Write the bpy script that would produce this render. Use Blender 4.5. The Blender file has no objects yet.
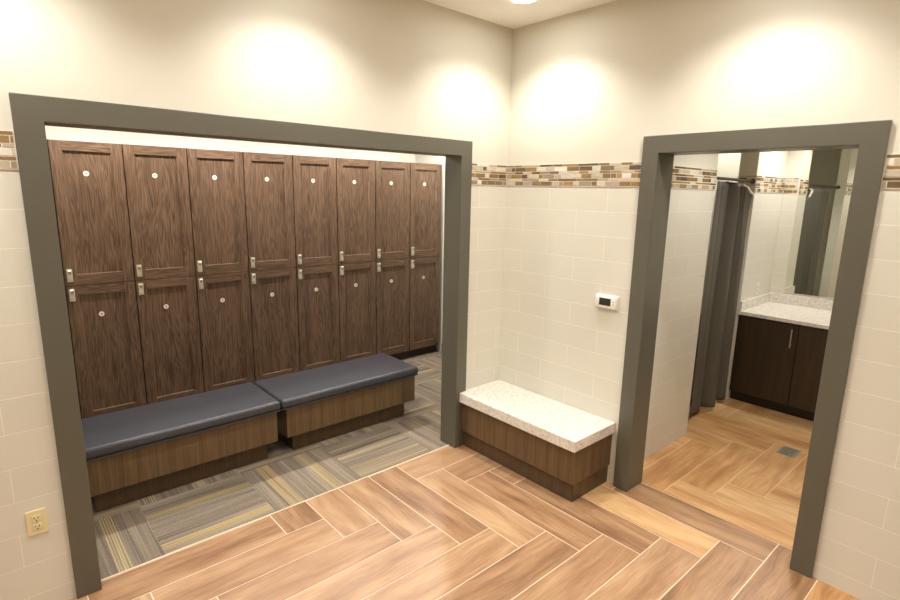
import bpy, bmesh, math, random
from mathutils import Vector, Matrix
random.seed(7)
S = bpy.context.scene
COL = S.collection

# ---------------------------------------------------------------- camera
def setup_camera():
    cd = bpy.data.cameras.new('camera')
    cam = bpy.data.objects.new('camera', cd); COL.objects.link(cam)
    yaw, pit, rol = math.radians(48.261), math.radians(-11.414), math.radians(1.185)
    f = Vector((math.cos(pit)*math.cos(yaw), math.cos(pit)*math.sin(yaw), math.sin(pit)))
    rt = Vector((math.sin(yaw), -math.cos(yaw), 0)); up = rt.cross(f)
    R = rt*math.cos(rol) + up*math.sin(rol)
    U = -rt*math.sin(rol) + up*math.cos(rol)
    m = Matrix((( R.x, U.x, -f.x, -3.0472), (R.y, U.y, -f.y, -2.8009), (R.z, U.z, -f.z, 1.9175), (0,0,0,1)))
    cam.matrix_world = m
    cd.sensor_width = 36; cd.lens = 535.5/900*36; cd.clip_start = 0.02
    S.camera = cam
setup_camera()

# ---------------------------------------------------------------- world, exposure
w = bpy.data.worlds.new('world'); S.world = w; w.use_nodes = True
w.node_tree.nodes['Background'].inputs[0].default_value = (1, .9, .76, 1)
w.node_tree.nodes['Background'].inputs[1].default_value = 0.05
S.view_settings.view_transform = 'Standard'
S.view_settings.look = 'None'
S.view_settings.gamma = 1
S.view_settings.use_curve_mapping = False
S.view_settings.exposure = 0.98
S.cycles.diffuse_bounces = 8
S.cycles.max_bounces = 14

WARM = (1.0, .966, .92)
DOWNLIGHT_POWER = 37       # watts of the main-room downlights
DOWNLIGHT_SIZE = 128       # full cone angle
LOCKER_POWER = 44
BATH_POWER = 34

# ---------------------------------------------------------------- helpers
def srgb(r, g, b):
    def c(v):
        v /= 255
        return v/12.92 if v <= .04045 else ((v+.055)/1.055)**2.4
    return (c(r), c(g), c(b), 1)

def add_box(bm, x0, x1, y0, y1, z0, z1, bev=0, seg=2, mat=0):
    vs = [bm.verts.new(p) for p in ((x0,y0,z0),(x1,y0,z0),(x1,y1,z0),(x0,y1,z0),(x0,y0,z1),(x1,y0,z1),(x1,y1,z1),(x0,y1,z1))]
    fs = [bm.faces.new([vs[i] for i in q]) for q in ((0,3,2,1),(4,5,6,7),(0,1,5,4),(1,2,6,5),(2,3,7,6),(3,0,4,7))]
    for f in fs: f.material_index = mat
    if bev:
        es = list({e for f in fs for e in f.edges})
        r = bmesh.ops.bevel(bm, geom=es, offset=bev, segments=seg, profile=.5, affect='EDGES')
        for f in r['faces']: f.material_index = mat
    return fs

def add_prism(bm, pts, z0, z1, bev=0, mat=0):
    b = [bm.verts.new((x, y, z0)) for x, y in pts]; t = [bm.verts.new((x, y, z1)) for x, y in pts]
    fs = [bm.faces.new(list(reversed(b))), bm.faces.new(t)]
    n = len(pts)
    for i in range(n): fs.append(bm.faces.new((b[i], b[(i+1) % n], t[(i+1) % n], t[i])))
    if bev:
        bmesh.ops.bevel(bm, geom=list({e for f in fs for e in f.edges}), offset=bev, segments=2, profile=.5, affect='EDGES')

def add_cyl(bm, c, r, d, axis='z', seg=24, mat=0, r2=None):
    rot = {'z': Matrix.Identity(4), 'x': Matrix.Rotation(math.pi/2, 4, 'Y'), 'y': Matrix.Rotation(math.pi/2, 4, 'X')}[axis]
    r_ = bmesh.ops.create_cone(bm, cap_ends=True, segments=seg, radius1=r, radius2=r if r2 is None else r2, depth=d, matrix=Matrix.Translation(c) @ rot)
    for f in {f for v in r_['verts'] for f in v.link_faces}: f.material_index = mat

def add_lathe(bm, prof, c, seg=40, mat=0):
    rings = []
    for r, z in prof:
        rings.append([bm.verts.new((c[0]+r*math.cos(2*math.pi*i/seg), c[1]+r*math.sin(2*math.pi*i/seg), c[2]+z)) for i in range(seg)])
    for a, b in zip(rings, rings[1:]):
        for i in range(seg):
            f = bm.faces.new((a[i], a[(i+1) % seg], b[(i+1) % seg], b[i])); f.material_index = mat

def obj(name, bm, mats, parent=None, smooth=False, recalc=True):
    me = bpy.data.meshes.new(name)
    if recalc: bmesh.ops.recalc_face_normals(bm, faces=bm.faces)
    bm.to_mesh(me); bm.free()
    for m in (mats if isinstance(mats, (list, tuple)) else [mats]): me.materials.append(m)
    if smooth:
        for p in me.polygons: p.use_smooth = True
    o = bpy.data.objects.new(name, me); COL.objects.link(o)
    if parent: o.parent = parent
    return o

def smooth_by_angle(o, deg=35):
    me = o.data
    for p in me.polygons: p.use_smooth = True
    bm = bmesh.new(); bm.from_mesh(me)
    for e in bm.edges:
        e.smooth = not (len(e.link_faces) == 2 and e.calc_face_angle(0) > math.radians(deg))
    bm.to_mesh(me); bm.free()

def tag(o, label, cat, group=None, kind=None):
    o['label'] = label; o['category'] = cat
    if group: o['group'] = group
    if kind: o['kind'] = kind
    return o

def thing(name, label, cat, loc=(0, 0, 0), group=None, kind=None):
    o = bpy.data.objects.new(name, None); COL.objects.link(o); o.location = loc
    return tag(o, label, cat, group, kind)

def copy_tree(o, parent=None):
    c = o.copy(); COL.objects.link(c)
    if parent: c.parent = parent
    for ch in list(o.children): copy_tree(ch, c)
    return c

# ---------------------------------------------------------------- materials
class NT:
    def __init__(s, name, rough=.5, metal=0, color=(.8, .8, .8, 1), spec=.5):
        s.m = bpy.data.materials.new(name); s.m.use_nodes = True
        s.t = s.m.node_tree; s.b = s.t.nodes['Principled BSDF']
        s.b.inputs['Roughness'].default_value = rough; s.b.inputs['Metallic'].default_value = metal
        s.b.inputs['Base Color'].default_value = color; s.b.inputs['Specular IOR Level'].default_value = spec
    def n(s, typ, **kw):
        nd = s.t.nodes.new(typ)
        for k, v in kw.items(): setattr(nd, k, v)
        return nd
    def l(s, a, b): s.t.links.new(a, b)
    def val(s, sock, v):
        if hasattr(v, 'links'): s.l(v, sock)
        else: sock.default_value = v
    def math(s, op, a, b=None, c=None):
        nd = s.n('ShaderNodeMath', operation=op); s.val(nd.inputs[0], a)
        if b is not None: s.val(nd.inputs[1], b)
        if c is not None: s.val(nd.inputs[2], c)
        return nd.outputs[0]
    def comb(s, x, y, z):
        nd = s.n('ShaderNodeCombineXYZ')
        for i, v in enumerate((x, y, z)): s.val(nd.inputs[i], v)
        return nd.outputs[0]
    def sep(s, v):
        nd = s.n('ShaderNodeSeparateXYZ'); s.l(v, nd.inputs[0]); return nd.outputs
    def noise(s, vec, scale, detail=3, rough=.5, dist=0):
        nd = s.n('ShaderNodeTexNoise'); s.l(vec, nd.inputs['Vector'])
        nd.inputs['Scale'].default_value = scale; nd.inputs['Detail'].default_value = detail
        nd.inputs['Roughness'].default_value = rough; nd.inputs['Distortion'].default_value = dist
        return nd.outputs['Fac']
    def ramp(s, fac, stops, interp='LINEAR'):
        nd = s.n('ShaderNodeValToRGB'); s.l(fac, nd.inputs[0]); cr = nd.color_ramp; cr.interpolation = interp
        while len(cr.elements) < len(stops): cr.elements.new(.5)
        for e, (p, c) in zip(cr.elements, stops): e.position = p; e.color = c
        return nd.outputs[0]
    def mix(s, fac, a, b, typ='MIX'):
        nd = s.n('ShaderNodeMix', data_type='RGBA', blend_type=typ)
        s.val(nd.inputs[0], fac); s.val(nd.inputs[6], a); s.val(nd.inputs[7], b)
        return nd.outputs[2]
    def bump(s, h, dist=.001, strength=1):
        nd = s.n('ShaderNodeBump'); nd.inputs['Distance'].default_value = dist; nd.inputs['Strength'].default_value = strength
        s.l(h, nd.inputs['Height']); s.l(nd.outputs[0], s.b.inputs['Normal'])
    def color(s, c): s.l(c, s.b.inputs['Base Color'])

def g(v): return (v, v, v, 1)

TILE_Z0, COURSE, TILE_L, MOS0, MOS1 = .089, .1567, .46, 1.969, 2.119
def wall_material(name, ux, uy):
    """glazed ceramic tile up to the mosaic band, cream paint above; ux/uy: joint origins along x and along y"""
    m = NT(name, rough=.3)
    geo = m.n('ShaderNodeNewGeometry')
    P = m.sep(geo.outputs['Position']); N = m.sep(geo.outputs['True Normal'])
    isx = m.math('GREATER_THAN', m.math('ABSOLUTE', N[0]), .5)
    ax = m.math('SUBTRACT', P[0], ux); ay = m.math('SUBTRACT', P[1], uy)
    u = m.math('ADD', m.math('MULTIPLY', ay, isx), m.math('MULTIPLY', ax, m.math('SUBTRACT', 1, isx)))
    v = m.math('SUBTRACT', P[2], TILE_Z0)
    br = m.n('ShaderNodeTexBrick', offset=.5, offset_frequency=2, squash=1)
    m.l(m.comb(m.math('ADD', u, 46*TILE_L/2*2), m.math('ADD', v, 20*COURSE), 0), br.inputs['Vector'])
    br.inputs['Scale'].default_value = 1; br.inputs['Mortar Size'].default_value = .0022; br.inputs['Mortar Smooth'].default_value = .3
    br.inputs['Brick Width'].default_value = TILE_L; br.inputs['Row Height'].default_value = COURSE
    br.inputs['Color1'].default_value = srgb(218, 215, 202); br.inputs['Color2'].default_value = srgb(215, 212, 198)
    br.inputs['Mortar'].default_value = srgb(236, 230, 217)
    top = m.math('GREATER_THAN', P[2], (MOS0+MOS1)/2)
    paint = srgb(209, 205, 189)
    m.color(m.mix(top, br.outputs['Color'], paint))
    nz = m.noise(geo.outputs['Position'], 6, 2)
    r = m.math('MULTIPLY_ADD', nz, .04, .33)
    rr = m.math('ADD', m.math('MULTIPLY', r, m.math('SUBTRACT', 1, top)), m.math('MULTIPLY', top, .55))
    rr2 = m.math('ADD', rr, m.math('MULTIPLY', br.outputs['Fac'], .2))
    m.l(rr2, m.b.inputs['Roughness'])
    h = m.math('MULTIPLY', m.math('SUBTRACT', 1, br.outputs['Fac']), m.math('SUBTRACT', 1, top))
    m.bump(h, .001, .4)
    return m.m

def paint_material(name, col, rough=.6):
    m = NT(name, rough=rough, color=col)
    geo = m.n('ShaderNodeNewGeometry'); m.bump(m.noise(geo.outputs['Position'], 220, 2), .0004, .4)
    return m.m

def plain(name, col, rough=.5, metal=0, spec=.5): return NT(name, rough, metal, col, spec).m

def plank_material():
    m = NT('wood_look_plank_tile', rough=.38)
    uv = m.n('ShaderNodeUVMap', uv_map='UVMap').outputs[0]
    at = m.n('ShaderNodeAttribute', attribute_name='tone'); T = m.sep(at.outputs['Color'])
    U = m.sep(uv)
    warp = m.noise(m.comb(m.math('MULTIPLY', U[0], 2.2), m.math('MULTIPLY', U[1], 5), T[2]), 1, 2)
    v2 = m.math('ADD', U[1], m.math('MULTIPLY', warp, .10))
    big = m.noise(m.comb(m.math('MULTIPLY', U[0], 1.2), m.math('MULTIPLY', v2, 10), 0), 1, 3, .55)
    fine = m.noise(m.comb(m.math('MULTIPLY', U[0], 3), m.math('MULTIPLY', v2, 120), 3), 1, 4, .6)
    cloud = m.noise(m.comb(m.math('MULTIPLY', U[0], 3.2), m.math('MULTIPLY', U[1], 14), 7), 1, 3, .6)
    f = m.math('ADD', m.math('MULTIPLY', big, .45), m.math('ADD', m.math('MULTIPLY', fine, .3), m.math('MULTIPLY', cloud, .27)))
    f = m.math('ADD', f, m.math('MULTIPLY', m.math('SUBTRACT', T[0], .5), .13))
    brown = m.ramp(f, [(.35, srgb(120, 87, 60)), (.45, srgb(150, 113, 81)), (.53, srgb(168, 131, 96)), (.66, srgb(192, 158, 120))])
    light = m.ramp(f, [(.36, srgb(162, 114, 68)), (.48, srgb(190, 144, 94)), (.62, srgb(212, 174, 124))])
    m.color(m.mix(T[1], brown, light))
    m.bump(fine, .0004, .5)
    m.l(m.math('MULTIPLY_ADD', big, .2, .27), m.b.inputs['Roughness'])
    return m.m

def carpet_material():
    m = NT('striped_carpet_tile', rough=.95, spec=.1)
    uv = m.n('ShaderNodeUVMap', uv_map='UVMap').outputs[0]
    at = m.n('ShaderNodeAttribute', attribute_name='tone'); T = m.sep(at.outputs['Color'])
    U = m.sep(uv)
    wob = m.math('MULTIPLY', m.noise(m.comb(m.math('MULTIPLY', U[0], 1.5), 0, T[2]), 1, 1), .0)
    v = m.math('ADD', U[1], wob)
    band = m.noise(m.comb(m.math('MULTIPLY', U[0], .7), m.math('MULTIPLY', v, 13), 1), 1, 2, .6)
    line = m.noise(m.comb(m.math('MULTIPLY', U[0], 1.2), m.math('MULTIPLY', v, 150), 2), 1, 1, .5)
    fleck = m.noise(m.comb(m.math('MULTIPLY', U[0], 60), m.math('MULTIPLY', v, 220), 5), 1, 2, .6)
    f = m.math('ADD', m.math('MULTIPLY', band, .42), m.math('ADD', m.math('MULTIPLY', line, .36), m.math('MULTIPLY', fleck, .22)))
    base = m.ramp(f, [(.36, srgb(86, 76, 68)), (.46, srgb(116, 105, 93)), (.54, srgb(134, 122, 107)), (.64, srgb(158, 145, 125))])
    ymask = T[1]
    yl = m.ramp(line, [(.40, g(0.45)), (.50, g(1))])
    gold = m.mix(fleck, srgb(176, 152, 98), srgb(200, 178, 126))
    m.color(m.mix(m.math('MULTIPLY', m.math('MULTIPLY', ymask, yl), .72), base, gold))
    m.bump(fleck, .003, .7)
    return m.m

def locker_wood(name, cols, vertical=True, rough=.42):
    """dark stained oak: open pores and cathedral figure, grain along z (or x)"""
    m = NT(name, rough=rough)
    tc = m.n('ShaderNodeTexCoord'); oi = m.n('ShaderNodeObjectInfo')
    P = m.sep(tc.outputs['Object'])
    r = m.math('MULTIPLY', oi.outputs['Random'], 37)
    a, l = (P[0], P[2]) if vertical else (P[2], P[0])
    warp = m.noise(m.comb(m.math('MULTIPLY', a, 4), r, m.math('MULTIPLY', l, 1.6)), 1, 2)
    a2 = m.math('ADD', a, m.math('MULTIPLY', warp, .09))
    fig = m.noise(m.comb(m.math('MULTIPLY', a2, 16), r, m.math('MULTIPLY', l, 1.1)), 1, 2, .5)
    rings = m.math('SINE', m.math('MULTIPLY', fig, 95))
    pores = m.noise(m.comb(m.math('MULTIPLY', a2, 210), r, m.math('MULTIPLY', l, 5.5)), 1, 3, .55)
    f = m.math('ADD', m.math('MULTIPLY', fig, .25), m.math('ADD', m.math('MULTIPLY', rings, .075), m.math('MULTIPLY', pores, .72)))
    m.color(m.ramp(f, [(.36, cols[0]), (.50, cols[1]), (.62, cols[2])]))
    m.bump(pores, .0004, .35)
    return m.m

def reeded_laminate(name, cols):
    m = NT(name, rough=.4)
    tc = m.n('ShaderNodeTexCoord'); P = m.sep(tc.outputs['Object'])
    h = m.math('ADD', P[0], P[1])
    n1 = m.noise(m.comb(m.math('MULTIPLY', h, 120), 0, m.math('MULTIPLY', P[2], 3)), 1, 3, .6)
    n2 = m.noise(m.comb(m.math('MULTIPLY', h, 22), 4, m.math('MULTIPLY', P[2], 1)), 1, 2, .5)
    f = m.math('ADD', m.math('MULTIPLY', n1, .55), m.math('MULTIPLY', n2, .45))
    m.color(m.ramp(f, [(.38, cols[0]), (.62, cols[1])]))
    m.bump(n1, .0004, .4)
    return m.m

def granite(name):
    m = NT(name, rough=.22)
    tc = m.n('ShaderNodeTexCoord'); P = tc.outputs['Object']
    base = m.ramp(m.noise(P, 48, 5, .7, .3), [(.34, srgb(206, 196, 182)), (.5, srgb(226, 220, 210)), (.64, srgb(238, 235, 228))])
    s1 = m.ramp(m.noise(P, 95, 3, .6), [(.58, g(0)), (.66, g(1))])
    s2 = m.ramp(m.noise(P, 160, 2, .6), [(.62, g(0)), (.68, g(1))])
    c = m.mix(m.math('MULTIPLY', s1, .4), base, srgb(156, 132, 108))
    c = m.mix(m.math('MULTIPLY', s2, .4), c, srgb(96, 86, 78))
    vein = m.ramp(m.noise(P, 9, 6, .7, 1.5), [(.60, g(0)), (.66, g(1))])
    c = m.mix(m.math('MULTIPLY', vein, .18), c, srgb(150, 140, 130))
    m.color(c)
    return m.m

def mosaic_material():
    m = NT('mosaic_strip_glass_and_stone', rough=.22)
    at = m.n('ShaderNodeAttribute', attribute_name='tone')
    geo = m.n('ShaderNodeNewGeometry')
    n_ = m.noise(geo.outputs['Position'], 60, 3, .6)
    m.color(m.mix(.35, at.outputs['Color'], m.mix(n_, g(.15), g(1)), 'MULTIPLY'))
    return m.m

def fabric_material(name, col, rough=.85, scale=500):
    m = NT(name, rough=rough, spec=.2)
    tc = m.n('ShaderNodeTexCoord')
    n_ = m.noise(tc.outputs['Object'], scale, 2)
    c2 = tuple(v*.75 for v in col[:3]) + (1,)
    m.color(m.mix(n_, c2, col)); m.bump(n_, .0005, .4)
    return m.m

M_WALL = wall_material('ceramic_tile_and_paint', -3.048, -.87)
M_PAINT = paint_material('cream_wall_paint', srgb(209, 205, 189))
M_CEIL = paint_material('ceiling_paint', srgb(249, 248, 243), .8)
M_PLANK = plank_material()
M_GROUT = plain('light_floor_grout', srgb(232, 212, 186), .8)
M_GROUT_B = plain('sand_floor_grout', srgb(228, 200, 160), .8)
M_CARPET = carpet_material()
M_FRAME = paint_material('olive_grey_trim_paint', srgb(93, 90, 77), .36)
M_LOCKER = locker_wood('dark_stained_oak', (srgb(70, 52, 38), srgb(102, 78, 59), srgb(117, 92, 72)))
M_LOCKERH = locker_wood('dark_stained_oak_rail', (srgb(70, 52, 38), srgb(102, 78, 59), srgb(117, 92, 72)), False)
M_CARC = plain('dark_cabinet_edge', srgb(46, 32, 24), .6)
M_KICK = plain('black_toe_kick', srgb(36, 27, 20), .6)
M_NICKEL = plain('satin_nickel', srgb(205, 198, 182), .28, 1)
M_LOCK = plain('satin_lock_metal', srgb(206, 199, 180), .32, .6)
M_LOCKW = plain('lock_window', srgb(128, 120, 104), .4)
M_DARK = plain('black_plastic', srgb(22, 22, 22), .4)
M_DISC = plain('white_number_disc', srgb(232, 226, 212), .4)
M_DISCG = plain('tarnished_disc', srgb(176, 158, 136), .4)
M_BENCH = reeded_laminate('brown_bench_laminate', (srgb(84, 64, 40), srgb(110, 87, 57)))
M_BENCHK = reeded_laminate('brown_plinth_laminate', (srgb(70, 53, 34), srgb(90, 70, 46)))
M_VINYL = fabric_material('navy_grey_vinyl', srgb(66, 67, 73), .34, 900)
M_VINYL.node_tree.nodes['Principled BSDF'].inputs['Specular IOR Level'].default_value = .5
M_GRAN = granite('speckled_white_granite')
M_VAN = reeded_laminate('espresso_vanity_wood', (srgb(44, 33, 20), srgb(62, 48, 30)))
M_WHITE = plain('white_plastic', srgb(232, 230, 222), .35)
M_IVORY = plain('ivory_plastic', srgb(226, 214, 168), .35)
M_CURT = fabric_material('grey_curtain_fabric', srgb(102, 98, 88), .6, 300)
M_LINER = fabric_material('white_liner_cloth', srgb(196, 190, 176), .6, 300)
M_MIRROR = plain('mirror_glass', (.84, .86, .79, 1), .01, 1)
M_STEEL = plain('brushed_steel', srgb(150, 146, 138), .35, 1)
M_MOS = mosaic_material()
M_MGROUT = plain('mosaic_grout', srgb(226, 216, 198), .7)
M_TRIMW = plain('white_fixture_trim', srgb(240, 236, 226), .4)
def emissive(name, col, st):
    m = NT(name, .5, 0, (.9, .9, .9, 1)); m.b.inputs['Emission Color'].default_value = col + (1,); m.b.inputs['Emission Strength'].default_value = st
    return m.m
M_LENS = emissive('lit_downlight_lens', (1, .97, .93), 34)

# ---------------------------------------------------------------- dimensions
H_MAIN = 3.062; H_LOCK = 2.75; H_BATH = 2.75
XL, XR, FW, FH = -2.880, -.385, .101, 2.262      # locker-room opening: casing outer edges, face width, height
YL, YR = -1.092, -2.247                          # bathroom opening
TA, TB = .132, .160                              # wall thickness
X0, Y0 = -4.6, -4.8                              # far walls of the lounge, behind the camera
LX0, LX1, LY1 = -2.86, 1.07, 2.50                # locker room
BX1, BY0 = 3.0, -2.75                            # bathroom: mirror wall and right wall

def struct(name, bm, mats, label, cat='wall'):
    return tag(obj(name, bm, mats), label, cat, kind='structure')

# ---- walls of the front room
bm = bmesh.new()
add_box(bm, X0, XL+FW-.02, 0, TA, 0, H_MAIN); add_box(bm, XR-FW+.02, TB, 0, TA, 0, H_MAIN)
add_box(bm, XL+FW-.02, XR-FW+.02, 0, TA, FH-FW+.02, H_MAIN)
struct('wall_left', bm, M_WALL, 'cream wall with pale tile below, around the wide opening to the lockers')
bm = bmesh.new()
add_box(bm, 0, TB, YL-FW+.02, 0, 0, H_MAIN); add_box(bm, 0, TB, Y0, YR+FW-.02, 0, H_MAIN)
add_box(bm, 0, TB, YR+FW-.02, YL-FW+.02, FH-FW+.02, H_MAIN)
struct('wall_right', bm, M_WALL, 'cream wall with pale tile below, around the narrow doorway to the vanity room')
bm = bmesh.new(); add_box(bm, X0-.1, X0, Y0, TA, 0, H_MAIN)
struct('wall_far_left', bm, M_WALL, 'tiled end wall of the front room, out of view to the left')
bm = bmesh.new(); add_box(bm, X0-.1, TB, Y0-.1, Y0, 0, H_MAIN)
struct('wall_behind', bm, M_WALL, 'tiled wall of the front room behind the viewer')
bm = bmesh.new(); add_box(bm, X0-.1, TB, Y0-.1, TA, H_MAIN, H_MAIN+.1)
struct('ceiling', bm, M_CEIL, 'pale painted ceiling of the front room', 'ceiling')

# ---- locker room shell
bm = bmesh.new(); add_box(bm, LX0, LX1, LY1, LY1+.1, 0, H_LOCK)
struct('wall_back', bm, M_PAINT, 'cream painted wall behind and above the lockers')
bm = bmesh.new(); add_box(bm, LX1, LX1+.1, TA, LY1+.1, 0, H_LOCK)
struct('wall_locker_right', bm, M_PAINT, 'cream painted side wall at the right end of the lockers')
bm = bmesh.new(); add_box(bm, LX0-.1, LX0, TA, LY1+.1, 0, H_LOCK)
struct('wall_locker_left', bm, M_PAINT, 'cream painted side wall at the left end of the lockers')
bm = bmesh.new(); add_box(bm, LX0-.1, LX1+.1, TA, LY1+.1, H_LOCK, H_LOCK+.1)
struct('ceiling', bm, M_CEIL, 'pale ceiling above the lockers', 'ceiling')

# ---- bathroom shell
bm = bmesh.new(); add_box(bm, BX1, BX1+.1, BY0, -.1, 0, H_BATH)
struct('wall_vanity', bm, M_WALL, 'tiled wall behind the vanity mirror')
bm = bmesh.new(); add_box(bm, TB, BX1+.1, BY0-.1, BY0, 0, H_BATH)
struct('wall_bathroom_right', bm, M_WALL, 'tiled wall at the right side of the vanity room')
bm = bmesh.new(); add_box(bm, TB, 1.17, -1.04, -.94, 0, H_BATH, .003)
struct('wall_partition', bm, M_WALL, 'white tiled partition just inside the narrow doorway, beside the grey curtain')
bm = bmesh.new(); add_box(bm, 2.25, BX1, -.94, -.785, 0, H_BATH, .003)
struct('wall_stub', bm, M_WALL, 'tiled stub wall between the shower curtain and the vanity')
bm = bmesh.new(); add_box(bm, TB, BX1+.1, -.1, 0, 0, H_BATH)
struct('wall_shower', bm, M_WALL, 'tiled wall at the back of the curtained shower')
bm = bmesh.new(); add_box(bm, TB, BX1+.1, BY0-.1, 0, H_BATH, H_BATH+.1)
struct('ceiling', bm, M_CEIL, 'pale ceiling of the vanity room', 'ceiling')

# ---------------------------------------------------------------- floors
GX, GY, GM = -.757, -.882, .2315
def clip_rect(r, c):
    x0, x1, y0, y1 = max(r[0], c[0]), min(r[1], c[1]), max(r[2], c[2]), min(r[3], c[3])
    return (x0, x1, y0, y1) if x1-x0 > .006 and y1-y0 > .006 else None

def tile_mesh(bm, rects, z=0.0):
    """rects: (visible rectangle, full rectangle, along_x, tone)"""
    uvl = bm.loops.layers.uv.new('UVMap'); cl = bm.loops.layers.float_color.new('tone')
    for (x0, x1, y0, y1), full, ax, tone in rects:
        vs = [bm.verts.new((x, y, z)) for x, y in ((x0, y0), (x1, y0), (x1, y1), (x0, y1))]
        f = bm.faces.new(vs); ou, ov = tone[3]*40, tone[4]*40
        for l in f.loops:
            p = l.vert.co; a, b = p.x-full[0], p.y-full[2]
            l[uvl].uv = ((a, b) if ax else (b, a)); l[uvl].uv = (l[uvl].uv[0]+ou, l[uvl].uv[1]+ov)
            l[cl] = (tone[0], tone[1], tone[2], 1)

def planks(regions, light, seed, gap=.0027, override={}):
    rnd = random.Random(seed); out = []
    seen = set()
    for i in range(-22, 22):
        for j in range(-22, 12):
            s = (i+j) % 8
            if s in (2, 3, 4, 5): key = ('H', i-(s-2), j)
            else:
                k = {6: 0, 7: 1, 0: 2, 1: 3}[s]; key = ('V', i, j-k)
            seen.add(key)
    for key in sorted(seen):
        t, i, j = key
        w_, h_ = (4, 1) if t == 'H' else (1, 4)
        full = (GX+i*GM, GX+(i+w_)*GM, GY+j*GM, GY+(j+h_)*GM)
        r = (full[0]+gap, full[1]-gap, full[2]+gap, full[3]-gap)
        tone = [rnd.random(), light, rnd.random(), rnd.random(), rnd.random()]
        if key in override: tone[0], tone[1] = override[key]
        for reg in regions:
            c = clip_rect(r, reg)
            if c: out.append((c, full, t == 'H', tone))
    return out

OV = {('V', 2, -4): (.9, .8), ('V', 3, -5): (.05, 0), ('H', 3, -1): (.6, 1), ('H', 1, -7): (.3, 1), ('V', 1, -3): (.25, 0), ('V', 0, -2): (.45, 0)}
CARPET_Y = .050
def floor_wood():
    bm = bmesh.new()
    regs = [(X0, 0, Y0, 0), (XL+FW, XR-FW, 0, CARPET_Y-.004), (0, .167, YR+FW, YL-FW)]
    tile_mesh(bm, planks(regs, 0, 11, override=OV))
    o = obj('floor', bm, M_PLANK, recalc=False)
    bm = bmesh.new(); bm.from_mesh(o.data)
    for a, b, c, d in regs[:1]: add_box(bm, a, b, c, d, -.06, -.0015, mat=1)
    add_box(bm, XL+FW-.02, XR-FW+.02, 0, CARPET_Y, -.06, -.0012, mat=1)
    add_box(bm, 0, .167, YR+FW-.02, YL-FW+.02, -.06, -.0012, mat=1)
    bm.to_mesh(o.data); bm.free(); o.data.materials.append(M_GROUT)
    tag(o, 'brown wood-look plank tile floor laid in a herringbone', 'floor', kind='structure')
floor_wood()

def floor_bath():
    bm = bmesh.new()
    regs = [(.169, BX1, BY0, YL+.05), (.169, BX1, YL+.05, -.1)]
    regs = [(.169, BX1, BY0, -.1)]
    tile_mesh(bm, planks(regs, 1, 5, gap=.0020))
    o = obj('floor', bm, M_PLANK, recalc=False)
    bm = bmesh.new(); bm.from_mesh(o.data)
    add_box(bm, .167, BX1, BY0, -.1, -.06, -.0012, mat=1)
    bm.to_mesh(o.data); bm.free(); o.data.materials.append(M_GROUT_B)
    tag(o, 'honey coloured plank tile floor of the vanity room', 'floor', kind='structure')
floor_bath()

def floor_carpet():
    rnd = random.Random(21); rects = []
    cs = .61; cx0, cy0 = -2.48, .022
    pin = lambda a: [(a+k*.0135, a+k*.0135+.006, 1) for k in range(5)]
    GOLD = {(-1, 0): pin(.396), (0, 0): [(.075, .10, .75), (.10, .135, .9), (.42, .445, .6), (.445, .475, .8)], (1, 0): [(.095, .14, .6), (.14, .19, .8), (.40, .425, .8), (.425, .475, .55)],
            (2, 0): [(.05, .09, .5), (.15, .21, .35), (.34, .38, .45)], (-1, 1): [(.02, .06, .5)], (0, 1): pin(.03)+pin(.32), (1, 1): [(.02, .05, .5), (.3, .34, .5)],
            (2, 1): pin(.1)+pin(.42)}
    # the left doorway tile, then the rest; quarter-turned like a checkerboard
    for i in range(-2, 8):
        for j in range(-1, 6):
            full = (cx0+i*cs, cx0+(i+1)*cs, cy0+j*cs, cy0+(j+1)*cs)
            tone = [rnd.random(), 0, rnd.random(), rnd.random(), rnd.random()]
            ax = (i+j) % 2 == 0
            bands = GOLD.get((i, j))
            if bands is None: bands = [(v_, v_+rnd.uniform(.02, .06), rnd.uniform(.3, .8)) for v_ in (rnd.uniform(.05, .25), rnd.uniform(.32, .52))]
            cuts = sorted({0, cs} | {v for b in bands for v in b[:2]})
            for c0, c1 in zip(cuts, cuts[1:]):
                y_ = max([b[2] for b in bands if b[0]-1e-6 <= c0 and c1 <= b[1]+1e-6] or [0])
                strip = (full[0], full[1], full[2]+c0, full[2]+c1) if ax else (full[0]+c0, full[0]+c1, full[2], full[3])
                for reg in ((XL+FW, XR-FW, CARPET_Y+.002, TA), (LX0, LX1, TA, LY1)):
                    x0, x1, y0, y1 = max(strip[0], reg[0]), min(strip[1], reg[1]), max(strip[2], reg[2]), min(strip[3], reg[3])
                    if x1-x0 > 1e-4 and y1-y0 > 1e-4: rects.append(((x0, x1, y0, y1), full, ax, [tone[0], y_]+tone[2:]))
    bm = bmesh.new(); tile_mesh(bm, rects, z=.002)
    o = obj('floor', bm, M_CARPET, recalc=False)
    bm = bmesh.new(); bm.from_mesh(o.data)
    add_box(bm, XL+FW-.02, XR-FW+.02, CARPET_Y, TA, -.06, .0012, mat=1); add_box(bm, LX0, LX1, TA, LY1, -.06, .0012, mat=1)
    bm.to_mesh(o.data); bm.free(); o.data.materials.append(M_CARPET)
    tag(o, 'grey and gold striped carpet tile floor in front of the lockers', 'carpet', kind='structure')
floor_carpet()
bm = bmesh.new(); add_box(bm, XL+FW, XR-FW, CARPET_Y-.004, CARPET_Y+.004, 0, .004, .001)
tag(obj('trim_1', bm, plain('pale_edge_strip', srgb(232, 212, 182), .4)), 'thin pale edge strip between the carpet and the plank floor', 'floor strip', kind='structure')

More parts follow.
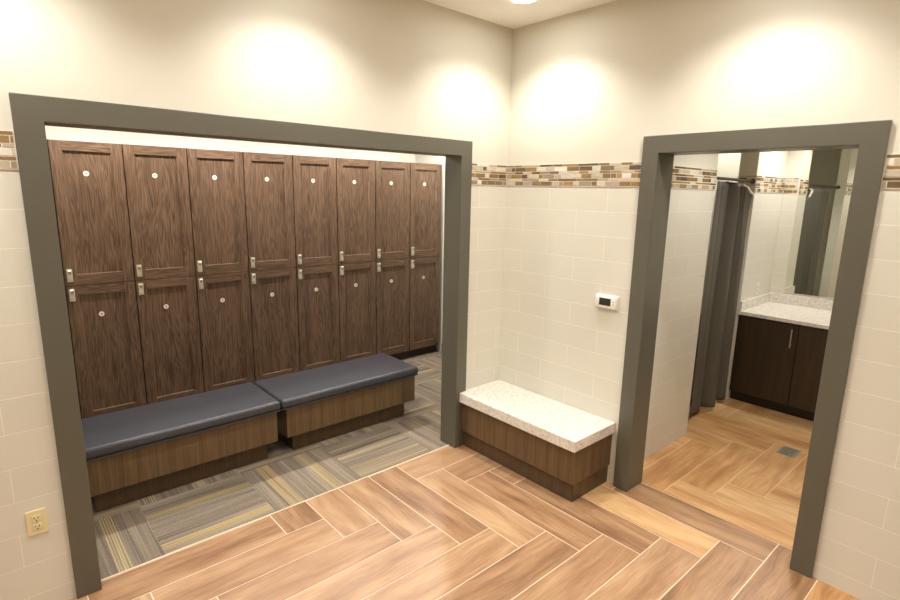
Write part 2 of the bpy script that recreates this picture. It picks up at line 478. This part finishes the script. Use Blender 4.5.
# ---------------------------------------------------------------- mosaic bands
PAL = [srgb(216, 204, 184)]*6 + [srgb(196, 182, 158)]*5 + [srgb(160, 146, 122)]*4 + [srgb(158, 130, 82)]*5 + [srgb(176, 140, 80)]*1 + [srgb(112, 92, 66)]*4 + [srgb(138, 116, 84)]*5 + [srgb(232, 226, 212)]*2
def mosaic(name, axis, plane, out, a0, a1, label, seed):
    """band on a wall. axis: direction the band runs in; plane: wall face; out: +1/-1 the side it faces"""
    rnd = random.Random(seed); bm = bmesh.new(); cl = bm.loops.layers.float_color.new('tone')
    def bx(a, b, d0, d1, z0, z1, mat, col=None, bev=0):
        lo, hi = sorted((plane+out*d0, plane+out*d1))
        n0 = set(bm.faces)
        if axis == 'x': add_box(bm, a, b, lo, hi, z0, z1, bev, 1, mat)
        else: add_box(bm, lo, hi, a, b, z0, z1, bev, 1, mat)
        if col:
            for f in set(bm.faces)-n0:
                for l in f.loops: l[cl] = col
    bx(a0, a1, 0, .004, MOS0, MOS1, 1)
    z = MOS1-.003
    for row in range(6):
        h = .0125 if row % 2 == 0 else .0265
        g_ = .0048
        a = a0 - rnd.random()*.1
        while a < a1:
            L_ = rnd.choice((.04, .06, .08, .1)) if row % 2 else rnd.choice((.08, .12, .16))
            s, e = max(a, a0), min(a+L_, a1)
            if e-s > .008:
                c = rnd.choice(PAL); k = rnd.uniform(.85, 1.12); bx(s, e-.004, .003, .0055, z-h, z, 0, (c[0]*k, c[1]*k, c[2]*k, 1))
            a += L_
        z -= h+g_
    tag(obj(name, bm, [M_MOS, M_MGROUT]), label, 'mosaic band', kind='structure')
mosaic('trim_2', 'x', 0, -1, XR, -.008, 'amber and beige mosaic band between the wide opening and the room corner', 1)
mosaic('trim_3', 'y', 0, -1, YL, 0, 'amber and beige mosaic band between the room corner and the narrow doorway', 2)
mosaic('trim_4', 'x', 0, -1, X0, XL, 'amber and beige mosaic band left of the wide opening', 3)
mosaic('trim_5', 'y', 0, -1, Y0, YR, 'amber and beige mosaic band right of the narrow doorway', 4)
mosaic('trim_6', 'x', -1.04, -1, TB, 1.17, 'mosaic band on the white tiled partition left of the curtain', 5)
mosaic('trim_7', 'x', -.94, -1, 2.25, BX1-.008, 'mosaic band on the stub wall between curtain and mirror', 6)
mosaic('trim_8', 'y', BX1, -1, -1.06, -.94, 'short mosaic band between the stub wall and the mirror', 7)
mosaic('trim_9', 'y', 2.25, -1, -.94, -.785, 'short mosaic band on the shaded end of the stub wall', 8)
mosaic('trim_10', 'x', BY0, 1, TB, BX1, 'mosaic band on the right wall of the vanity room', 9)

# ---------------------------------------------------------------- cased openings
def cased_opening(name, axis, a0, a1, wall0, wall1, label):
    """casing on both wall faces, liner through the wall. a0<a1 outer edges of the casing"""
    t = thing(name, label, 'door frame', kind='structure')
    def u_shape(nm, q0, q1, ia, ib, iz, oa, ob, oz, bev=.003):
        """an upside-down U in the wall plane from outer edges oa/ob/oz to inner edges ia/ib/iz, from q0 to q1 across the wall"""
        pts = [(oa, 0), (ia, 0), (ia, iz), (ib, iz), (ib, 0), (ob, 0), (ob, oz), (oa, oz)]
        bm = bmesh.new()
        P3 = (lambda p, z, q: (p, q, z)) if axis == 'x' else (lambda p, z, q: (q, p, z))
        va = [bm.verts.new(P3(p, z, q0)) for p, z in pts]; vb = [bm.verts.new(P3(p, z, q1)) for p, z in pts]
        bm.faces.new(va); bm.faces.new(list(reversed(vb)))
        for i in range(8): bm.faces.new((va[i], vb[i], vb[(i+1) % 8], va[(i+1) % 8]))
        bmesh.ops.recalc_face_normals(bm, faces=bm.faces)
        bmesh.ops.bevel(bm, geom=[e for e in bm.edges], offset=bev, segments=2, profile=.5, affect='EDGES')
        return obj(nm, bm, M_FRAME, t)
    w0, w1 = wall0-.02, wall1+.02
    ia, ib, iz = a0+FW, a1-FW, FH-FW
    u_shape('casing', w0, wall0, ia, ib, iz, a0, a1, FH)
    u_shape('casing', wall1, w1, ia, ib, iz, a0, a1, FH)
    u_shape('liner', wall0-.001, wall1+.001, ia, ib, iz, ia-.0195, ib+.0195, iz+.0195, .001)
    return t
cased_opening('trim_11', 'x', XL, XR, 0, TA, 'wide olive-grey cased opening leading to the lockers')
cased_opening('trim_12', 'y', YR, YL, 0, TB, 'narrow olive-grey cased doorway leading to the vanity and curtain')

# baseboard in the locker room
bm = bmesh.new(); add_box(bm, LX1-.012, LX1, TA+.02, 1.94, .002, .11, .002)
tag(obj('baseboard_right', bm, M_FRAME), 'dark baseboard along the side wall right of the lockers', 'baseboard', kind='structure')

# ---------------------------------------------------------------- lockers
LW = .4530; LF = 1.96; LB = LY1-.002; LKX = -2.585
Z_BOT, Z_MID, Z_TOP = .10, 1.178, 2.222
def make_locker(h, upper):
    """origin at the front-left-bottom corner of the unit; door face at y=0"""
    t = thing('locker', 'locker', 'locker')
    bm = bmesh.new()
    add_box(bm, .0015, LW-.0015, .022, LB-LF, .0005, h-.0005)
    obj('carcass', bm, M_CARC, t)
    x0, x1, z0, z1 = .004, LW-.004, .002, h-.002
    st = .072; ry = .0
    bm = bmesh.new()     # stiles (vertical grain)
    add_box(bm, x0, x0+st, 0, .020, z0, z1, .002); add_box(bm, x1-st, x1, 0, .020, z0, z1, .002)
    add_box(bm, x0+st, x1-st, .0005, .020, z1-.070, z1, .0015, mat=1)
    add_box(bm, x0+st, x1-st, .0005, .020, z0, z0+.080, .0015, mat=1)
    # recessed flat panel with a small sloped lip on the bottom rail
    add_box(bm, x0+st-.004, x1-st+.004, .014, .0195, z0+.076, z1-.066)
    v = [bm.verts.new(p) for p in ((x0+st, .0008, z0+.0790), (x1-st, .0008, z0+.0790), (x1-st, .014, z0+.084), (x0+st, .014, z0+.084))]
    f = bm.faces.new(v); f.material_index = 0
    for xa, xb in ((x0+st, x0+st+.008), (x1-st, x1-st-.008)):
        v = [bm.verts.new(p) for p in ((xa, .001, z0+.08), (xb, .014, z0+.08), (xb, .014, z1-.07), (xa, .001, z1-.07))]
        bm.faces.new(v)
    door = obj('door', bm, [M_LOCKER, M_LOCKERH], t)
    lz = (h-2*Z_MID+Z_MID) if False else None
    lc = (1.257-Z_MID) if upper else (1.110-Z_BOT)
    lx = .034
    bm = bmesh.new()
    add_box(bm, lx-.018, lx+.018, -.013, 0, lc-.048, lc+.048, .004, 2)
    add_box(bm, lx-.012, lx+.012, -.018, -.013, lc-.002, lc+.040, .002, 1)
    add_cyl(bm, (lx, -.020, lc-.024), .011, .016, 'y', 20)
    add_box(bm, lx-.009, lx+.009, -.0190, -.0178, lc+.010, lc+.032, mat=1)
    lk = obj('lock', bm, [M_LOCK, M_LOCKW], door); lk['label'] = 'satin metal lock'
    dz = (1.995-Z_MID) if upper else (.943-Z_BOT)
    bm = bmesh.new()
    add_cyl(bm, (.208, .0125, dz), .0185, .003, 'y', 32)
    add_cyl(bm, (.208, .0108, dz), .009, .0008, 'y', 24, 1)
    dn = obj('number_disc', bm, [M_DISC, M_DISCG], door); dn['label'] = 'small round number disc'
    return t
ordn = ['leftmost', 'second from left', 'third from left', 'fourth from left', 'fourth from right', 'third from right', 'second from right', 'rightmost']
for upper in (True, False):
    h = (Z_TOP-Z_MID) if upper else (Z_MID-Z_BOT)
    proto = make_locker(h, upper)
    for k in range(8):
        o = proto if k == 0 else copy_tree(proto)
        o.location = (LKX+k*LW, LF, Z_MID if upper else Z_BOT)
        o['label'] = ('%s dark oak locker of the upper tier, lock at its lower left corner' if upper else '%s dark oak locker of the lower tier, lock at its upper left corner') % ordn[k]
        o['group'] = 'upper tier lockers' if upper else 'lower tier lockers'
bm = bmesh.new(); add_box(bm, LKX+.001, LKX+8*LW-.001, LF+.055, LB, .0025, Z_BOT-.0005)
tag(obj('locker_plinth', bm, M_KICK), 'black recessed toe kick running under the row of lockers', 'plinth')
bm = bmesh.new(); add_box(bm, LX0+.001, LKX-.006, LF+.02, LF+.04, .0025, Z_TOP); 
tag(obj('filler_panel', bm, M_CARC), 'dark filler panel left of the leftmost lockers', 'panel')

# ---------------------------------------------------------------- padded benches
def padded_bench(x0, x1, ap0, ap1, kick0, kick1, label):
    t = thing('padded_bench', label, 'bench', ((x0+x1)/2, .885, .002), 'padded benches in front of the lockers')
    L_ = (x1-x0)/2
    yf, yb = -.265, .265
    # cushion: rounded, slightly domed top
    bm = bmesh.new()
    add_box(bm, -L_, L_, yf, yb, .383, .449, .024, 5)
    o = obj('cushion', bm, M_VINYL, t); smooth_by_angle(o, 60)
    bm = bmesh.new()      # piping line along the lower edge of the cushion
    add_box(bm, -L_+.004, L_-.004, yf+.004, yb-.004, .376, .384, .003, 2)
    obj('cushion_board', bm, M_VINYL, t)
    bm = bmesh.new(); add_box(bm, ap0-(x0+x1)/2, ap1-(x0+x1)/2, yf+.035, yb-.035, .143, .376, .002)
    obj('apron', bm, M_BENCH, t)
    cx = (x0+x1)/2
    bm = bmesh.new(); add_box(bm, kick0-cx, kick1-cx, yf+.10, yb-.10, .0005, .143, .002)
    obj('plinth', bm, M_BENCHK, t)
padded_bench(-2.765, -1.562, -2.742, -1.585, -2.690, -1.640, 'left navy-grey padded bench, its left end hidden by the door frame')
padded_bench(-1.555, -.328, -1.512, -.350, -1.445, -.415, 'right navy-grey padded bench, its right end standing free on the carpet')

# ---------------------------------------------------------------- granite bench
def granite_bench():
    t = thing('granite_bench', 'low bench with a white granite top in the room corner beside the doorway', 'bench', (-.21, -.53, 0))
    def loc(pts): return [(x+.21, y+.53) for x, y in pts]
    bm = bmesh.new()
    add_prism(bm, loc([(-.453, -1.062), (0-.001, -1.062), (-.001, -.001), (-.384, -.001), (-.384, -.0212), (-.453, -.0212)]), .367, .440, .004)
    o = obj('granite_top', bm, M_GRAN, t); o['label'] = 'thick speckled granite slab'
    bm = bmesh.new()
    add_prism(bm, loc([(-.424, -1.046), (-.001, -1.046), (-.001, -.001), (-.384, -.001), (-.384, -.0212), (-.424, -.0212)]), .132, .3668, .002)
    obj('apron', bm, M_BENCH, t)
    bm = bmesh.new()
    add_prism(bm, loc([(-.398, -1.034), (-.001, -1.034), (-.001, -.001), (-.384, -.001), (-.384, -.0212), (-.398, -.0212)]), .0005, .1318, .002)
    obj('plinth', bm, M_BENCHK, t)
granite_bench()

# ---------------------------------------------------------------- thermostat
def thermostat():
    y, z = -.930, 1.237
    t = thing('thermostat', 'white rectangular thermostat with a dark screen on the tiled wall', 'thermostat', (0, y, z))
    bm = bmesh.new(); add_box(bm, -.006, -.0005, -.082, .082, -.046, .046, .003); obj('wall_plate', bm, M_WHITE, t)
    bm = bmesh.new(); add_box(bm, -.030, -.006, -.077, .077, -.042, .042, .008, 3); o = obj('housing', bm, M_WHITE, t); smooth_by_angle(o, 40)
    bm = bmesh.new(); add_box(bm, -.0315, -.029, -.040, .045, -.022, .026, .001); obj('screen', bm, plain('dark_lcd', srgb(44, 42, 36), .15), t)
    gb = plain('grey_button', srgb(196, 192, 182), .4)
    for k in range(2):
        bm = bmesh.new(); add_box(bm, -.032, -.029, -.066, -.052, -.012+k*.020, -.004+k*.020, .001); obj('button', bm, gb, t)
    bm = bmesh.new(); add_box(bm, -.032, -.029, -.020, .030, -.038, -.031, .001); obj('badge', bm, gb, t)
thermostat()

# ---------------------------------------------------------------- power outlets
def outlet(loc, rotz, mat, label):
    """plate faces -y before rotation"""
    t = thing('power_outlet', label, 'outlet', loc); t.rotation_euler = (0, 0, rotz)
    bm = bmesh.new(); add_box(bm, -.037, .037, -.006, -.0003, -.059, .059, .003, 2); obj('cover_plate', bm, mat, t)
    for s in (-1, 1):
        bm = bmesh.new(); add_box(bm, -.017, .017, -.0085, -.006, s*.020-.015, s*.020+.015, .002, 2)
        r = obj('receptacle', bm, mat, t)
        bm = bmesh.new()
        add_box(bm, -.0085, -.0060, -.0090, -.0084, s*.020-.001, s*.020+.009); add_box(bm, .0055, .0080, -.0090, -.0084, s*.020-.001, s*.020+.008)
        add_cyl(bm, (0, -.0087, s*.020-.008), .0028, .0006, 'y', 12)
        obj('slot', bm, M_DARK, r)
    bm = bmesh.new(); add_cyl(bm, (0, -.0066, 0), .003, .001, 'y', 12); obj('screw', bm, M_STEEL, t)
outlet((-2.984, 0, .442), 0, M_IVORY, 'ivory double power outlet low on the tiled wall left of the wide opening')
outlet((2.63, -.94, 1.05), 0, M_WHITE, 'small white power outlet above the vanity counter beside the curtain')

# ---------------------------------------------------------------- shower curtain and rod
def curtain():
    t = thing('shower_curtain', 'charcoal grey curtain hanging beside the white tiled partition', 'curtain', (1.7, -.965, 0))
    nx, nz = 150, 46
    xa, xb = 1.42, 2.205
    bm = bmesh.new(); grid = []
    for k in range(nz+1):
        row = []; q = k/nz                                    # 0 bottom, 1 top
        for i in range(nx+1):
            s = i/nx
            x = xa+(xb-xa)*s
            # wide flat panel on the left, tighter folds to the right
            ph = 2*math.pi*(.5*s + 1.5*s*s)
            amp = (.012+.030*min(1, s*2))*(.6+.4*(1-q)**.6)
            y = amp*math.sin(ph+.5) + .008*math.sin(2.3*ph+1.2+q*1.4) + .004*math.sin(9*ph+q*3)*q
            y += .13*math.exp(-((s-.40-.05*q)/.045)**2)            # the deep fold that splits the cloth in two
            x += .016*math.cos(ph)*(1-q*.4)
            base_y = -.965+.050*(xa+(xb-xa)*s-1.17)/1.08
            ztop = 2.046-.004*math.sin(14*s) - (.018 if s > .62 else 0)*min(1, (s-.62)/.05) - max(0, s-.80)*.48
            zbot = .035+.012*math.sin(5*s*math.pi)
            z = zbot+(ztop-zbot)*q
            # soft diagonal drape creases in the right half near the top
            if q > .7 and s > .45: y -= .016*math.sin((s*9+q*11))*(q-.7)/.3
            row.append(bm.verts.new((x-1.7, base_y+y+.965, z)))
        grid.append(row)
    for a, b in zip(grid, grid[1:]):
        for i in range(nx): bm.faces.new((a[i], a[i+1], b[i+1], b[i]))
    top = [v.co.copy() for v in grid[-1]]
    o = obj('curtain_cloth', bm, M_CURT, t, smooth=True)
    md = o.modifiers.new('thick', 'SOLIDIFY'); md.thickness = .0022
    # white liner turned over at the top right corner
    bm = bmesh.new(); rows = []
    for i in range(int(nx*.66), nx-3):
        p = top[i]; s_ = (i/nx-.66)/.34; wd = .014+.012*math.sin(7*s_)**2
        rows.append([bm.verts.new((p[0], p[1]-.006, p[2]-wd)), bm.verts.new((p[0], p[1]-.012, p[2]+.003)), bm.verts.new((p[0]+.004, p[1]+.006, p[2]+.004))])
    for a, b in zip(rows, rows[1:]):
        for i in range(2): bm.faces.new((a[i], a[i+1], b[i+1], b[i]))
    l = obj('liner_fold', bm, M_LINER, t, smooth=True); l['label'] = 'white liner edge'
    md = l.modifiers.new('thick', 'SOLIDIFY'); md.thickness = .002
    rd = thing('curtain_rod', 'dark shower curtain rod above the grey curtain', 'curtain rod', (1.71, -.965, 2.0665))
    bm = bmesh.new(); a = Vector((1.171, -.965, 2.0665)); b = Vector((2.249, -.915, 2.0665)); d = b-a
    m = Matrix.Translation((a+b)/2-Vector((1.71, -.965, 2.0665))) @ Vector((0, 0, 1)).rotation_difference(d).to_matrix().to_4x4()
    bmesh.ops.create_cone(bm, cap_ends=True, segments=20, radius1=.0125, radius2=.0125, depth=d.length, matrix=m)
    obj('tube', bm, plain('dark_bronze', srgb(66, 54, 42), .35, .8), rd)
    mf = plain('dark_bronze_flange', srgb(66, 54, 42), .35, .8)
    for p in (a, b):
        bm = bmesh.new(); q = p-Vector((1.71, -.965, 2.0665)); add_cyl(bm, q+Vector((.006 if p is a else -.006, 0, 0)), .022, .010, 'x', 24); obj('flange', bm, mf, rd)
curtain()

# ---------------------------------------------------------------- vanity, counter, mirror, drain
VX, VY0, VY1 = 2.245, BY0+.002, -.9415
def vanity():
    n = 4; W = (VY1-VY0)/4.0; edges = [VY1, -1.445, -1.90, -2.34, VY0]
    lab = ['espresso vanity cabinet under the granite counter with slim bar handles']
    t = thing('vanity_cabinet', lab[0], 'vanity', (2.6, -1.8, 0))
    ox, oy = -2.6, 1.8
    bm = bmesh.new(); add_box(bm, VX+.020+ox, BX1-.002+ox, VY0+oy, VY1+oy, .095, .848); obj('carcass', bm, M_VAN, t)
    bm = bmesh.new(); add_box(bm, VX+.055+ox, BX1-.002+ox, VY0+oy, VY1+oy, .0005, .095); obj('toe_kick', bm, M_KICK, t)
    for i in range(4):
        a, b = edges[i+1], edges[i]
        bm = bmesh.new(); add_box(bm, VX+ox, VX+.019+ox, a+.003+oy, b-.003+oy, .100, .838, .0015)
        d = obj('door', bm, M_VAN, t)
        hy = a+.045
        bm = bmesh.new()
        add_cyl(bm, (VX-.028+ox, hy+oy, .715), .006, .17, 'z', 14)
        for z in (.655, .775): add_cyl(bm, (VX-.014+ox, hy+oy, z), .004, .028, 'x', 10)
        h_ = obj('handle', bm, M_NICKEL, d); h_['label'] = 'slim satin bar handle'
    c = thing('vanity_countertop', 'speckled granite countertop with splashback, on the espresso vanity', 'countertop', (2.6, -1.8, .849))
    bm = bmesh.new(); add_box(bm, 2.222+ox, BX1-.001+ox, VY0+oy, VY1+oy, 0, .034, .004); obj('slab', bm, M_GRAN, c)
    bm = bmesh.new(); add_box(bm, BX1-.024+ox, BX1-.001+ox, VY0+oy, VY1+oy, .0342, .136, .002); obj('backsplash', bm, M_GRAN, c)
    bm = bmesh.new(); add_box(bm, 2.245+ox, BX1-.024+ox, VY1-.020+oy, VY1+oy, .0342, .120, .002); obj('side_splash', bm, M_GRAN, c)
vanity()

def mirror():
    t = thing('wall_mirror', 'large frameless mirror above the granite vanity counter', 'mirror', (BX1, -1.8, .99))
    bm = bmesh.new(); add_box(bm, -.008, -.002, -.93, .725, 0, 1.42, .001); obj('glass', bm, M_MIRROR, t)
    bm = bmesh.new(); add_box(bm, -.010, -.0005, -.93, .725, -.006, .0, .0008); obj('bottom_channel', bm, M_STEEL, t)
mirror()

def drain():
    t = thing('floor_drain', 'small rectangular steel floor drain set in the honey plank floor', 'drain', (1.485, -1.695, 0))
    bm = bmesh.new(); add_box(bm, -.088, .088, -.062, .062, -.0015, .0022, .001); obj('grate', bm, plain('dull_drain_steel', srgb(150, 144, 128), .4, .3), t)
    bm = bmesh.new()
    for i in range(-3, 4): add_box(bm, i*.022-.0025, i*.022+.0025, -.045, .045, .0018, .0026)
    obj('slot', bm, M_DARK, t)
    bm = bmesh.new(); add_cyl(bm, (0, 0, .0032), .010, .003, 'z', 20); obj('screw', bm, M_NICKEL, t)
drain()

# ---------------------------------------------------------------- recessed downlights
def downlight(x, y, z, power, label, size=DOWNLIGHT_SIZE, blend=.65, col=WARM, r=.075):
    t = thing('recessed_downlight', label, 'ceiling light', (x, y, z), 'recessed ceiling downlights')
    bm = bmesh.new()
    add_lathe(bm, [(r, -.001), (r, -.006), (r+.012, -.008), (r+.022, -.004), (r+.023, -.0005)], (0, 0, 0))
    obj('trim_ring', bm, M_TRIMW, t, smooth=True)
    bm = bmesh.new(); add_cyl(bm, (0, 0, -.002), r, .002, 'z', 40); obj('lens', bm, M_LENS, t)
    ld = bpy.data.lights.new('downlight_lamp', 'SPOT'); ld.energy = power; ld.color = col
    ld.spot_size = math.radians(size); ld.spot_blend = blend; ld.shadow_soft_size = .05
    lo = bpy.data.objects.new('lamp', ld); COL.objects.link(lo); lo.parent = t; lo.location = (0, 0, -.015)
P_ = DOWNLIGHT_POWER
downlight(-.42, -.46, H_MAIN, P_, 'round recessed ceiling light at the top of the picture near the room corner')
for x, y, k_, lb in ((-1.70, -.46, 1, 'recessed ceiling light above the middle of the wide opening'), (-2.98, -.46, 1, 'recessed ceiling light above the left end of the wide opening'),
                     (-4.1, -.46, .8, 'recessed ceiling light in the far left corner'),
                     (-.46, -1.75, 1, 'recessed ceiling light above the narrow doorway'), (-.46, -3.02, 1, 'recessed ceiling light right of the narrow doorway'),
                     (-1.75, -1.75, .6, 'recessed ceiling light over the herringbone floor'), (-3.0, -2.0, .4, 'recessed ceiling light right above the viewer'),
                     (-1.75, -3.4, .4, 'recessed ceiling light behind the viewer, right'), (-3.3, -3.8, .4, 'recessed ceiling light behind the viewer, left')):
    downlight(x, y, H_MAIN, P_*k_, lb)
for x, lb in ((-2.3, 'leftmost'), (-1.3, 'second from left'), (-.3, 'second from right'), (.7, 'rightmost')):
    downlight(x, 1.60, H_LOCK, LOCKER_POWER, 'recessed ceiling light in front of the lockers, %s of four' % lb, size=164, blend=.45)
downlight(2.55, -1.35, H_BATH, BATH_POWER, 'recessed ceiling light over the vanity counter', size=130, blend=.6)
downlight(.85, -1.75, H_BATH, BATH_POWER, 'recessed ceiling light just inside the narrow doorway', size=130, blend=.6)
downlight(2.65, -.42, H_BATH, BATH_POWER*.3, 'recessed ceiling light in the curtained shower', size=130, blend=.6)
